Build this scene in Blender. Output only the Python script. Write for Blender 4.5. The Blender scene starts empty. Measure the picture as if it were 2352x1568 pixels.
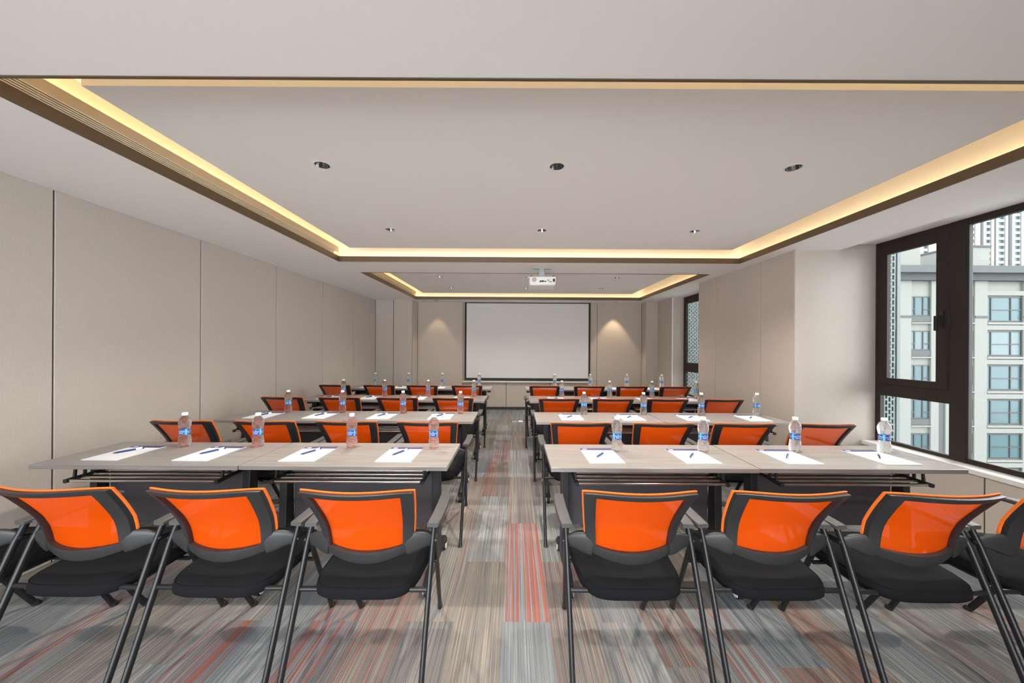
import bpy, bmesh, math, random
from mathutils import Vector, Matrix
random.seed(7)
sc = bpy.context.scene
col = sc.collection
R = math.radians

# ------------------------------------------------------------------ camera
CAMZ = 1.44
cam_d = bpy.data.cameras.new('camera')
cam_d.sensor_width = 36.0
cam_d.lens = 12.0
cam_d.clip_start = 0.02
cam_d.clip_end = 600
cam_d.shift_x = -6 / 2352
cam_d.shift_y = 13 / 2352
cam = bpy.data.objects.new('camera', cam_d)
cam.location = (0, 0, CAMZ)
cam.rotation_mode = 'XYZ'
cam.matrix_world = Matrix.Translation((0, 0, CAMZ)) @ Matrix.Rotation(R(90), 4, 'X') @ Matrix.Rotation(R(0.33), 4, 'Z')
col.objects.link(cam)
sc.camera = cam

# ------------------------------------------------------------------ world, exposure
W_STRENGTH = 5.9
world = bpy.data.worlds.new('overcast_sky')
sc.world = world
world.use_nodes = True
bg = world.node_tree.nodes['Background']
bg.inputs[0].default_value = (0.965, 0.955, 0.985, 1)
bg.inputs[1].default_value = W_STRENGTH
sc.view_settings.view_transform = 'Standard'
sc.view_settings.look = 'None'
sc.view_settings.gamma = 1.0
sc.view_settings.exposure = 0.86
sc.view_settings.use_curve_mapping = False
sc.cycles.max_bounces = 9
LED_STRENGTH = 9.0
SPOT_W = 66.0
SPOT_FAR = 34.0
SPOT_REAR = 62.0
WARM = (1.0, 0.90, 0.78)
LEDC = (1.0, 0.71, 0.36)

# ------------------------------------------------------------------ materials
def new_mat(name):
    m = bpy.data.materials.new(name)
    m.use_nodes = True
    nt = m.node_tree
    return m, nt, nt.nodes['Principled BSDF']

def N(nt, t, **kw):
    n = nt.nodes.new(t)
    for k, v in kw.items():
        setattr(n, k, v)
    return n

def mat(name, c, rough=0.5, metal=0.0, bump=0.0, bscale=200, spec=0.5, var=0.0):
    m, nt, b = new_mat(name)
    b.inputs['Base Color'].default_value = (*c, 1)
    b.inputs['Roughness'].default_value = rough
    b.inputs['Metallic'].default_value = metal
    b.inputs['Specular IOR Level'].default_value = spec
    if bump or var:
        tc = N(nt, 'ShaderNodeTexCoord')
        nz = N(nt, 'ShaderNodeTexNoise')
        nz.inputs['Scale'].default_value = bscale
        nz.inputs['Detail'].default_value = 3
        nt.links.new(tc.outputs['Object'], nz.inputs['Vector'])
        if bump:
            bp = N(nt, 'ShaderNodeBump')
            bp.inputs['Strength'].default_value = bump
            bp.inputs['Distance'].default_value = 0.002
            nt.links.new(nz.outputs['Fac'], bp.inputs['Height'])
            nt.links.new(bp.outputs['Normal'], b.inputs['Normal'])
        if var:
            mx = N(nt, 'ShaderNodeMix', data_type='RGBA')
            mx.inputs[6].default_value = (*[x * (1 - var) for x in c], 1)
            mx.inputs[7].default_value = (*[min(1, x * (1 + var)) for x in c], 1)
            nt.links.new(nz.outputs['Fac'], mx.inputs[0])
            nt.links.new(mx.outputs[2], b.inputs['Base Color'])
    return m

def mat_weave(name, c, sx, sz, amp=0.10, rough=0.9):
    """woven wall fabric: crossed stretched noises give threads"""
    m, nt, b = new_mat(name)
    g = N(nt, 'ShaderNodeNewGeometry')
    facs = []
    for s in ((sx, sx, 14), (18, 18, sz)):
        mp = N(nt, 'ShaderNodeMapping')
        mp.inputs['Scale'].default_value = s
        nz = N(nt, 'ShaderNodeTexNoise')
        nz.inputs['Scale'].default_value = 1.0
        nz.inputs['Detail'].default_value = 2
        nt.links.new(g.outputs['Position'], mp.inputs['Vector'])
        nt.links.new(mp.outputs[0], nz.inputs['Vector'])
        facs.append(nz.outputs['Fac'])
    ad = N(nt, 'ShaderNodeMath', operation='ADD')
    nt.links.new(facs[0], ad.inputs[0]); nt.links.new(facs[1], ad.inputs[1])
    hf = N(nt, 'ShaderNodeMath', operation='MULTIPLY')
    hf.inputs[1].default_value = 0.5
    nt.links.new(ad.outputs[0], hf.inputs[0])
    mx = N(nt, 'ShaderNodeMix', data_type='RGBA')
    mx.inputs[6].default_value = (*[x * (1 - 2 * amp) for x in c], 1)
    mx.inputs[7].default_value = (*[min(1, x * (1 + 2 * amp)) for x in c], 1)
    nt.links.new(hf.outputs[0], mx.inputs[0])
    nt.links.new(mx.outputs[2], b.inputs['Base Color'])
    b.inputs['Roughness'].default_value = rough
    b.inputs['Specular IOR Level'].default_value = 0.15
    bp = N(nt, 'ShaderNodeBump')
    bp.inputs['Strength'].default_value = 0.12
    bp.inputs['Distance'].default_value = 0.001
    nt.links.new(hf.outputs[0], bp.inputs['Height'])
    nt.links.new(bp.outputs['Normal'], b.inputs['Normal'])
    return m

def mat_carpet(name):
    m, nt, b = new_mat(name)
    g = N(nt, 'ShaderNodeNewGeometry')
    oi = N(nt, 'ShaderNodeObjectInfo')
    rnd = N(nt, 'ShaderNodeMath', operation='MULTIPLY'); rnd.inputs[1].default_value = 61.0
    nt.links.new(oi.outputs['Random'], rnd.inputs[0])
    cmb = N(nt, 'ShaderNodeCombineXYZ')
    nt.links.new(rnd.outputs[0], cmb.inputs[0]); nt.links.new(rnd.outputs[0], cmb.inputs[1])
    va = N(nt, 'ShaderNodeVectorMath', operation='ADD')
    nt.links.new(g.outputs['Position'], va.inputs[0]); nt.links.new(cmb.outputs[0], va.inputs[1])
    def lines(sx, sy, detail=1.5):
        mp = N(nt, 'ShaderNodeMapping'); mp.inputs['Scale'].default_value = (sx, sy, 1)
        nz = N(nt, 'ShaderNodeTexNoise'); nz.inputs['Scale'].default_value = 1; nz.inputs['Detail'].default_value = detail
        nt.links.new(va.outputs[0], mp.inputs['Vector']); nt.links.new(mp.outputs[0], nz.inputs['Vector'])
        return nz.outputs['Fac']
    fine, mid, broad, orange = lines(230, 1.6), lines(95, 0.7), lines(12, 0.35), lines(120, 0.25)
    def ramp(fac, stops):
        r = N(nt, 'ShaderNodeValToRGB')
        e = r.color_ramp.elements
        while len(e) < len(stops): e.new(0.5)
        for i, (p, c) in enumerate(stops):
            e[i].position = p; e[i].color = (*c, 1)
        nt.links.new(fac, r.inputs[0])
        return r.outputs[0]
    def mul(a, bb):
        x = N(nt, 'ShaderNodeMix', data_type='RGBA', blend_type='MULTIPLY'); x.inputs[0].default_value = 1
        nt.links.new(a, x.inputs[6]); nt.links.new(bb, x.inputs[7]); return x.outputs[2]
    base = mul(oi.outputs['Color'], ramp(fine, [(0.30, (0.66, 0.66, 0.67)), (0.5, (1, 1, 1)), (0.70, (1.4, 1.4, 1.4))]))
    base = mul(base, ramp(mid, [(0.36, (0.84, 0.84, 0.85)), (0.5, (1, 1, 1)), (0.66, (1.15, 1.145, 1.13))]))
    base = mul(base, ramp(broad, [(0.35, (0.88, 0.90, 0.93)), (0.65, (1.11, 1.09, 1.06))]))
    # orange yarn lines, more of them where the plank's alpha is high
    sub = N(nt, 'ShaderNodeMath', operation='ADD')
    nt.links.new(orange, sub.inputs[0]); nt.links.new(oi.outputs['Alpha'], sub.inputs[1])
    st = N(nt, 'ShaderNodeMapRange'); st.inputs[1].default_value = 1.03; st.inputs[2].default_value = 1.09
    nt.links.new(sub.outputs[0], st.inputs[0])
    mx = N(nt, 'ShaderNodeMix', data_type='RGBA'); mx.inputs[7].default_value = (0.30, 0.066, 0.034, 1)
    sc8 = N(nt, 'ShaderNodeMath', operation='MULTIPLY'); sc8.inputs[1].default_value = 0.66
    nt.links.new(st.outputs[0], sc8.inputs[0])
    nt.links.new(sc8.outputs[0], mx.inputs[0]); nt.links.new(base, mx.inputs[6])
    # loop pile grain
    nz = N(nt, 'ShaderNodeTexNoise'); nz.inputs['Scale'].default_value = 420; nz.inputs['Detail'].default_value = 2
    nt.links.new(g.outputs['Position'], nz.inputs['Vector'])
    fin = mul(mx.outputs[2], ramp(nz.outputs['Fac'], [(0.3, (0.7, 0.7, 0.7)), (0.7, (1.3, 1.3, 1.3))]))
    nt.links.new(fin, b.inputs['Base Color'])
    b.inputs['Roughness'].default_value = 0.95
    b.inputs['Specular IOR Level'].default_value = 0.1
    bp = N(nt, 'ShaderNodeBump'); bp.inputs['Strength'].default_value = 0.5; bp.inputs['Distance'].default_value = 0.003
    nt.links.new(fine, bp.inputs['Height']); nt.links.new(bp.outputs[0], b.inputs['Normal'])
    return m

def mat_wood(name, c):
    m, nt, b = new_mat(name)
    tc = N(nt, 'ShaderNodeTexCoord'); oi = N(nt, 'ShaderNodeObjectInfo')
    va = N(nt, 'ShaderNodeVectorMath', operation='ADD')
    nt.links.new(tc.outputs['Object'], va.inputs[0])
    rr = N(nt, 'ShaderNodeMath', operation='MULTIPLY'); rr.inputs[1].default_value = 40
    nt.links.new(oi.outputs['Random'], rr.inputs[0]); nt.links.new(rr.outputs[0], va.inputs[1])
    mp = N(nt, 'ShaderNodeMapping'); mp.inputs['Scale'].default_value = (2.2, 75, 75)
    nz = N(nt, 'ShaderNodeTexNoise'); nz.inputs['Scale'].default_value = 1; nz.inputs['Detail'].default_value = 4
    nt.links.new(va.outputs[0], mp.inputs['Vector']); nt.links.new(mp.outputs[0], nz.inputs['Vector'])
    r = N(nt, 'ShaderNodeValToRGB')
    e = r.color_ramp.elements
    e[0].position = 0.28; e[0].color = (*[x * 0.74 for x in c], 1)
    e[1].position = 0.68; e[1].color = (*[min(1, x * 1.12) for x in c], 1)
    nt.links.new(nz.outputs['Fac'], r.inputs[0]); nt.links.new(r.outputs[0], b.inputs['Base Color'])
    b.inputs['Roughness'].default_value = 0.33
    return m

def mat_emit(name, c, s):
    m = bpy.data.materials.new(name); m.use_nodes = True
    nt = m.node_tree; nt.nodes.clear()
    e = N(nt, 'ShaderNodeEmission'); e.inputs[0].default_value = (*c, 1); e.inputs[1].default_value = s
    o = N(nt, 'ShaderNodeOutputMaterial'); nt.links.new(e.outputs[0], o.inputs[0])
    return m

def mat_pane(name, tint, gl=1.0):
    m = bpy.data.materials.new(name); m.use_nodes = True
    nt = m.node_tree; nt.nodes.clear()
    t = N(nt, 'ShaderNodeBsdfTransparent'); t.inputs[0].default_value = (*tint, 1)
    g = N(nt, 'ShaderNodeBsdfGlossy'); g.inputs['Roughness'].default_value = 0.02
    f = N(nt, 'ShaderNodeFresnel'); f.inputs[0].default_value = 1.35
    k = N(nt, 'ShaderNodeMath', operation='MULTIPLY'); k.inputs[1].default_value = gl
    mx = N(nt, 'ShaderNodeMixShader'); o = N(nt, 'ShaderNodeOutputMaterial')
    nt.links.new(f.outputs[0], k.inputs[0]); nt.links.new(k.outputs[0], mx.inputs[0])
    nt.links.new(t.outputs[0], mx.inputs[1]); nt.links.new(g.outputs[0], mx.inputs[2]); nt.links.new(mx.outputs[0], o.inputs[0])
    return m

def mat_bottle(name):
    m = bpy.data.materials.new(name); m.use_nodes = True
    nt = m.node_tree; nt.nodes.clear()
    g = N(nt, 'ShaderNodeBsdfGlass'); g.inputs['Roughness'].default_value = 0.0; g.inputs['IOR'].default_value = 1.33
    t = N(nt, 'ShaderNodeBsdfTransparent'); t.inputs[0].default_value = (0.97, 0.98, 0.99, 1)
    d = N(nt, 'ShaderNodeBsdfTranslucent'); d.inputs[0].default_value = (0.92, 0.94, 0.96, 1)
    mx = N(nt, 'ShaderNodeMixShader'); mx.inputs[0].default_value = 0.86
    m2 = N(nt, 'ShaderNodeMixShader'); m2.inputs[0].default_value = 0.10
    o = N(nt, 'ShaderNodeOutputMaterial')
    nt.links.new(t.outputs[0], mx.inputs[1]); nt.links.new(g.outputs[0], mx.inputs[2])
    nt.links.new(mx.outputs[0], m2.inputs[1]); nt.links.new(d.outputs[0], m2.inputs[2]); nt.links.new(m2.outputs[0], o.inputs[0])
    return m

def mat_mesh(name):
    m, nt, b = new_mat(name)
    tc = N(nt, 'ShaderNodeTexCoord')
    sep = N(nt, 'ShaderNodeSeparateXYZ'); nt.links.new(tc.outputs['Object'], sep.inputs[0])
    def wave(sock, f):
        a = N(nt, 'ShaderNodeMath', operation='MULTIPLY'); a.inputs[1].default_value = f
        s = N(nt, 'ShaderNodeMath', operation='SINE')
        nt.links.new(sock, a.inputs[0]); nt.links.new(a.outputs[0], s.inputs[0]); return s.outputs[0]
    w = N(nt, 'ShaderNodeMath', operation='MULTIPLY')
    nt.links.new(wave(sep.outputs[0], 1900), w.inputs[0]); nt.links.new(wave(sep.outputs[2], 1900), w.inputs[1])
    mr = N(nt, 'ShaderNodeMapRange'); mr.inputs[1].default_value = -1; mr.inputs[2].default_value = 1
    nt.links.new(w.outputs[0], mr.inputs[0])
    mc = N(nt, 'ShaderNodeMix', data_type='RGBA')
    mc.inputs[6].default_value = (0.50, 0.046, 0.002, 1); mc.inputs[7].default_value = (0.76, 0.100, 0.0035, 1)
    nt.links.new(mr.outputs[0], mc.inputs[0])
    d = N(nt, 'ShaderNodeBsdfDiffuse'); tl = N(nt, 'ShaderNodeBsdfTranslucent'); tr = N(nt, 'ShaderNodeBsdfTransparent')
    nt.links.new(mc.outputs[2], d.inputs[0]); nt.links.new(mc.outputs[2], tl.inputs[0])
    m1 = N(nt, 'ShaderNodeMixShader'); m1.inputs[0].default_value = 0.30
    nt.links.new(d.outputs[0], m1.inputs[1]); nt.links.new(tl.outputs[0], m1.inputs[2])
    m2 = N(nt, 'ShaderNodeMixShader'); m2.inputs[0].default_value = 0.13
    nt.links.new(m1.outputs[0], m2.inputs[1]); nt.links.new(tr.outputs[0], m2.inputs[2])
    nt.links.new(m2.outputs[0], nt.nodes['Material Output'].inputs[0])
    return m

M = {}
M['wall'] = mat_weave('wall_fabric', (0.515, 0.465, 0.418), 420, 420)
M['joint'] = mat('dark_joint', (0.05, 0.045, 0.04), 0.8)
M['white_paint'] = mat('ceiling_paint', (0.87, 0.86, 0.85), 0.85, bump=0.05, bscale=60)
M['cream'] = mat('cove_paint', (0.84, 0.80, 0.72), 0.7)
M['bronze'] = mat('brushed_bronze', (0.135, 0.095, 0.062), 0.45, 0.4)
M['bronze_light'] = mat('brushed_champagne', (0.66, 0.56, 0.42), 0.5, 0.1)
M['slat'] = mat('grille_slat', (0.86, 0.79, 0.62), 0.45)
M['dark'] = mat('dark_void', (0.012, 0.012, 0.012), 0.9)
M['carpet'] = mat_carpet('plank_carpet')
M['base'] = mat('dark_skirting', (0.035, 0.035, 0.038), 0.45)
M['frame'] = mat('window_frame_metal', (0.037, 0.030, 0.027), 0.5, 0.0, spec=0.2)
M['glass'] = mat_pane('window_glass', (0.95, 0.975, 0.97), 0.8)
M['sill'] = mat('sill_stone', (0.76, 0.75, 0.73), 0.3)
M['plastic'] = mat('charcoal_plastic', (0.020, 0.021, 0.023), 0.42, bump=0.15, bscale=900)
M['arm'] = mat('armrest_plastic', (0.062, 0.062, 0.064), 0.45, bump=0.1, bscale=900)
M['tube'] = mat('black_tube', (0.016, 0.017, 0.019), 0.33, 0.3)
M['seat'] = mat('black_seat_fabric', (0.0075, 0.008, 0.0098), 0.95, bump=0.4, bscale=1500, spec=0.12, var=0.25)
M['mesh'] = mat_mesh('orange_mesh')
M['orange'] = mat('orange_edge_fabric', (0.80, 0.155, 0.012), 0.85, bump=0.5, bscale=500)
M['top'] = mat_wood('table_laminate', (0.255, 0.246, 0.238))
M['table_metal'] = mat('table_leg_metal', (0.022, 0.024, 0.028), 0.45, 0.2)
M['modesty'] = mat('modesty_panel', (0.055, 0.055, 0.066), 0.5)
M['chrome'] = mat('chrome_tube', (0.72, 0.69, 0.65), 0.16, 1.0)
M['tyre'] = mat('caster_tyre', (0.014, 0.014, 0.015), 0.6)
M['hub'] = mat('caster_hub', (0.80, 0.79, 0.76), 0.4)
M['bottle'] = mat_bottle('water_bottle_plastic')
M['cap'] = mat('white_cap', (0.85, 0.86, 0.87), 0.4)
M['label_blue'] = mat('label_blue', (0.010, 0.085, 0.36), 0.4)
M['label_cyan'] = mat('label_cyan', (0.10, 0.47, 0.70), 0.4)
M['print_white'] = mat('white_print', (0.9, 0.9, 0.92), 0.5)
M['paper'] = mat('paper', (0.70, 0.73, 0.78), 0.7)
M['navy'] = mat('navy_print', (0.055, 0.050, 0.155), 0.6)
M['pen'] = mat('navy_pen', (0.012, 0.045, 0.16), 0.28)
M['pen_clip'] = mat('pen_clip', (0.75, 0.80, 0.86), 0.35)
M['screen'] = mat('screen_fabric', (0.70, 0.71, 0.70), 0.9)
M['screen_border'] = mat('screen_border', (0.025, 0.026, 0.03), 0.7)
M['white_plastic'] = mat('white_plastic', (0.78, 0.78, 0.75), 0.4)
M['grey_metal'] = mat('grey_metal', (0.36, 0.40, 0.42), 0.4, 0.3)
M['vent'] = mat('speaker_mesh_grey', (0.40, 0.42, 0.44), 0.7)
M['reflector'] = mat('downlight_reflector', (0.30, 0.30, 0.31), 0.14, 1.0)
M['led'] = mat_emit('warm_led', LEDC, LED_STRENGTH)
M['lamp'] = mat_emit('downlight_chip', WARM, 2.0)
M['facade'] = mat('facade_tile', (0.094, 0.1005, 0.092), 0.8, var=0.05, bscale=1.5)
M['facade_white'] = mat('tower_pier', (0.1436, 0.148, 0.1501), 0.8)
M['facade_grey'] = mat('facade_grey_stone', (0.029, 0.034, 0.035), 0.8, var=0.1, bscale=3)
M['cornice_band'] = mat('cornice_band', (0.012, 0.016, 0.019), 0.8)
M['spandrel'] = mat('grey_spandrel', (0.026, 0.031, 0.032), 0.8)
M['far_frame'] = mat('far_window_frame', (0.011, 0.011, 0.011), 0.6)
M['far_glass'] = mat('far_window_glass', (0.02394, 0.0544, 0.06093), 0.25, spec=0.25)
M['far_glass_light'] = mat('far_curtain_glass', (0.052, 0.078, 0.085), 0.3, spec=0.25)
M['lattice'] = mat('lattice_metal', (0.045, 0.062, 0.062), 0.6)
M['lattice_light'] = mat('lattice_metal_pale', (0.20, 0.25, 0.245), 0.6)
M['lattice_back'] = mat('lattice_shade_colour', (0.022, 0.028, 0.032), 0.8)  # shade behind the lattice holes, put into a dark colour
M['asphalt'] = mat('street_grey', (0.20, 0.20, 0.19), 0.9, var=0.2, bscale=0.3)

# ------------------------------------------------------------------ mesh helpers
class MB:
    def __init__(s): s.v = []; s.f = []; s.mi = []
    def add(s, vs, fs, mi=0):
        o = len(s.v); s.v += [tuple(p) for p in vs]; s.f += [tuple(i + o for i in f) for f in fs]; s.mi += [mi] * len(fs)
        return s
    def box(s, x0, x1, y0, y1, z0, z1, mi=0):
        vs = [(x, y, z) for z in (z0, z1) for y in (y0, y1) for x in (x0, x1)]
        return s.add(vs, [(0, 2, 3, 1), (4, 5, 7, 6), (0, 1, 5, 4), (2, 6, 7, 3), (0, 4, 6, 2), (1, 3, 7, 5)], mi)
    def hexa(s, bot, top, mi=0):
        """bot, top: 4 points each, counter-clockwise from above"""
        return s.add(list(bot) + list(top), [(3, 2, 1, 0), (4, 5, 6, 7), (0, 1, 5, 4), (1, 2, 6, 5), (2, 3, 7, 6), (3, 0, 4, 7)], mi)
    def sweep(s, path, prof, n=10, power=2.0, up=(0, 0, 1), mi=0):
        """super-elliptical tube; prof: (half width along side, half height along up) per point or one for all"""
        P = [Vector(p) for p in path]
        if not isinstance(prof, list): prof = [prof] * len(P)
        rings = []
        for i, p in enumerate(P):
            t = (P[min(i + 1, len(P) - 1)] - P[max(i - 1, 0)]).normalized()
            u = Vector(up)
            if abs(t.dot(u)) > 0.97: u = Vector((0, 1, 0))
            sd = t.cross(u).normalized(); uu = sd.cross(t).normalized()
            a, b = prof[i]
            ring = []
            for k in range(n):
                th = 2 * math.pi * k / n
                c, q = math.cos(th), math.sin(th)
                e = 2.0 / power
                ring.append(p + sd * a * math.copysign(abs(c) ** e, c) + uu * b * math.copysign(abs(q) ** e, q))
            rings.append(ring)
        vs = [q for r in rings for q in r]
        fs = []
        for i in range(len(P) - 1):
            for k in range(n):
                k2 = (k + 1) % n
                fs.append((i * n + k, i * n + k2, (i + 1) * n + k2, (i + 1) * n + k))
        fs.append(tuple(reversed(range(n)))); fs.append(tuple((len(P) - 1) * n + k for k in range(n)))
        return s.add(vs, fs, mi)
    def tube(s, path, r, n=10, mi=0): return s.sweep(path, (r, r), n, mi=mi)
    def lathe(s, prof, n=24, c=(0, 0, 0), axis='z', fn=None, cap=True, mi=0):
        vs = []; fs = []
        for (r, z) in prof:
            for k in range(n):
                a = 2 * math.pi * k / n
                rr = fn(r, z, a) if fn else r
                p = (rr * math.cos(a), rr * math.sin(a), z)
                if axis == 'x': p = (p[2], p[0], p[1])
                if axis == 'y': p = (p[0], p[2], -p[1]) if False else (p[1], p[2], p[0])
                vs.append((p[0] + c[0], p[1] + c[1], p[2] + c[2]))
        for i in range(len(prof) - 1):
            for k in range(n):
                k2 = (k + 1) % n
                fs.append((i * n + k, i * n + k2, (i + 1) * n + k2, (i + 1) * n + k))
        if cap:
            fs.append(tuple(reversed(range(n)))); fs.append(tuple((len(prof) - 1) * n + k for k in range(n)))
        return s.add(vs, fs, mi)
    def mesh(s, name, mats, smooth=False, bevel=0.0, seg=2, recalc=True):
        me = bpy.data.meshes.new(name)
        me.from_pydata(s.v, [], s.f)
        for m in (mats if isinstance(mats, (list, tuple)) else [mats]): me.materials.append(m)
        me.polygons.foreach_set('material_index', s.mi)
        bm = bmesh.new(); bm.from_mesh(me)
        if recalc: bmesh.ops.recalc_face_normals(bm, faces=bm.faces)
        if bevel:
            es = [e for e in bm.edges if len(e.link_faces) == 2 and e.calc_face_angle(0) > R(35)]
            bmesh.ops.bevel(bm, geom=es, offset=bevel, segments=seg, profile=0.6, affect='EDGES', clamp_overlap=True)
        bm.to_mesh(me); bm.free()
        if smooth:
            me.polygons.foreach_set('use_smooth', [True] * len(me.polygons))
            if smooth == 'auto':
                me.set_sharp_from_angle(angle=R(38))
        me.update()
        return me
    def build(s, name, mats, parent=None, **kw): return link(name, s.mesh(name, mats, **kw), parent)

def link(name, me, parent=None, loc=(0, 0, 0)):
    o = bpy.data.objects.new(name, me)
    col.objects.link(o)
    o.location = loc
    if parent is not None: o.parent = parent
    return o

def tag(o, label=None, cat=None, group=None, kind=None):
    if label: o['label'] = label
    if cat: o['category'] = cat
    if group: o['group'] = group
    if kind: o['kind'] = kind
    return o

def empty(name, loc, rz=0.0):
    o = bpy.data.objects.new(name, None); o.empty_display_size = 0.1
    col.objects.link(o); o.location = loc; o.rotation_euler = (0, 0, rz)
    return o

KIDS = {}
def children(o):
    return list(o.children)

def copy_tree(o, parent=None):
    c = o.copy(); col.objects.link(c)
    if parent is not None: c.parent = parent
    for ch in children(o): copy_tree(ch, c)
    return c

def struct(name, mb, m, parent=None, **kw):
    o = mb.build(name, m, parent, **kw)
    if parent is None: o['kind'] = 'structure'
    return o

# ------------------------------------------------------------------ room dimensions
XL = -3.06            # left wall face
HC = CAMZ + 1.025     # lower ceiling
YB = 7.88             # screen wall face
YR = -1.4             # wall behind the camera
XCOL = 2.90           # face of the column wall on the right
YC0, YC1 = 3.54, 5.39 # column wall from, to
XW1 = 3.74            # glass plane of the near window
XW2 = 3.43            # glass plane of the far window
XSILL = 3.60
TOPZ = HC + 0.30

# ------------------------------------------------------------------ floor of carpet planks
fl = struct('floor', MB().box(XL - 0.2, 3.9, YR - 0.2, YB + 0.2, -0.10, -0.006), M['carpet'])
fl.color = (0.17, 0.17, 0.175, 0.3)
plank_me = MB().box(0, 0.25, 0, 1.0, -0.006, 0.0).mesh('carpet_plank', M['carpet'])
PAL = [(0.1949, 0.2052, 0.212), (0.1744, 0.1881, 0.2018), (0.2086, 0.2018, 0.1915), (0.1847, 0.171, 0.1573), (0.2223, 0.2291, 0.2326), (0.1676, 0.1607, 0.1573)]
rp = random.Random(21)
for i in range(27):
    x = XL + 0.25 * i
    off = 0.79 if i == 12 else (0.29 if i % 2 else 0.79) + rp.choice([0, 0, 0.25])
    y = off - 1.0
    while y < YB:
        y0, y1 = max(y, 0.0), min(y + 1.0, YB)
        if y1 - y0 > 0.02 and not (x > 3.0 and y0 > YC0 and y1 < YC1):
            o = link('carpet_plank', plank_me, fl, (x, y0, 0))
            o.scale = (1, y1 - y0, 1)
            c = rp.choice(PAL)
            a = rp.choice([0.2, 0.2, 0.3, 0.36, 0.42, 0.48])
            if i == 12 and abs(y - 1.79) < 0.01: a = 0.565
            if (i in (9, 8) and 0.7 < y < 1.9) or (i == 11 and 3.2 < y < 4.4) or (i in (6, 17) and 0.5 < y < 1.4): a = 0.52
            o.color = (*c, a)
        y += 1.0

# ------------------------------------------------------------------ walls
def panels(parent, name, axis, fixed0, fixed1, cuts, z0, z1, gap=0.010):
    """fabric panels standing proud of a dark backing; cuts are joints along the free axis"""
    for a, b in zip(cuts[:-1], cuts[1:]):
        mb = MB()
        lo, hi = a + gap / 2, b - gap / 2
        if axis == 'y': mb.box(fixed0, fixed1, lo, hi, z0, z1)
        else: mb.box(lo, hi, fixed0, fixed1, z0, z1)
        mb.build(name, M['wall'], parent, bevel=0.002, seg=1)

wl = struct('wall_left', MB().box(XL - 0.24, XL - 0.012, YR - 0.2, YB + 0.2, 0, TOPZ), M['joint'])
panels(wl, 'wall_panel', 'y', XL - 0.012, XL, [-1.4, -0.90, 0.155, 1.21, 2.265, 3.327, 4.382, 5.437, 6.475, 7.50], 0.0, HC)
# pier in the far left corner
pl = struct('wall_pier_left', MB().box(XL, -2.17, 7.512, YB, 0, HC), M['joint'])
panels(pl, 'wall_panel', 'x', 7.50, 7.512, [XL, -2.665, -2.24], 0.0, HC)
MB().box(-2.252, -2.24, 7.50, YB, 0, HC).build('wall_panel', M['wall'], pl)
pl.data.vertices.foreach_set('co', [c for v in MB().box(XL, -2.252, 7.512, YB, 0, HC).v for c in v])
# screen wall
wb = struct('wall_back', MB().box(XL - 0.24, 3.5, YB + 0.012, YB + 0.24, 0, TOPZ), M['joint'])
panels(wb, 'wall_panel', 'x', YB, YB + 0.012, [-2.24, -1.19, 1.90, 2.93], 0.06, HC)
for o in list(wb.children):
    if abs(o.bound_box[0][0] + 1.187) < 0.02:
        bpy.data.objects.remove(o)
MB().box(-1.187, 1.897, YB, YB + 0.012, 0.668, HC).build('wall_panel', M['wall'], wb)
panels(wb, 'lower_wall_panel', 'x', YB, YB + 0.012, [-1.19, -0.19, 0.82, 1.90], 0.06, 0.662)
struct('baseboard_back', MB().box(-2.24, 2.93, YB - 0.012, YB, 0, 0.06), M['base'])
# pier in the far right corner and the side wall up to the far window
struct('wall_pier_right', MB().box(2.93, 3.5, 7.62, YB, 0, HC), M['wall'])
struct('wall_side_far', MB().box(3.19, 3.47, 6.93, 7.62, 0, HC), M['wall'])
# column wall
wc = struct('wall_right', MB().box(XCOL + 0.012, 3.80, YC0 + 0.012, YC1 - 0.012, 0, TOPZ), M['joint'])
panels(wc, 'wall_panel', 'y', XCOL, XCOL + 0.012, [YC0, 4.03, 4.93, YC1], 0.0, TOPZ - 0.01)
MB().box(XCOL + 0.005, 3.80, YC0, YC0 + 0.012, 0, TOPZ - 0.01).build('wall_panel', M['wall'], wc)
MB().box(XCOL + 0.005, 3.80, YC1 - 0.012, YC1, 0, TOPZ - 0.01).build('wall_panel', M['wall'], wc)
# low walls below the windows
ws = struct('wall_sill_near', MB().box(XSILL + 0.022, 3.9, YR, YC0, 0, 0.462), M['joint'])
panels(ws, 'wall_panel', 'y', XSILL + 0.01, XSILL + 0.022, [-1.4, -0.2, 0.80, 1.62, 2.62, YC0], 0.0, 0.462)
struct('trim_1', MB().box(XSILL, 3.80, YR, YC0, 0.462, 0.50), M['sill'], bevel=0.004)
struct('wall_sill_far', MB().box(3.30, 3.50, YC1, 6.93, 0, 0.46), M['wall'])
struct('trim_2', MB().box(3.28, 3.50, YC1, 6.93, 0.46, 0.50), M['sill'], bevel=0.004)
# wall behind the camera
RX0, RX1 = -2.95, 1.0      # unseen wide window in it, added for daylight
wr = struct('wall_rear', MB().box(XL - 0.24, 4.0, YR - 0.2, YR, 0, 0.12).box(XL - 0.24, RX0, YR - 0.2, YR, 0.12, TOPZ)
            .box(RX1, 4.0, YR - 0.2, YR, 0.12, TOPZ).box(RX0, RX1, YR - 0.2, YR, 2.45, TOPZ), M['wall'])

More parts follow.
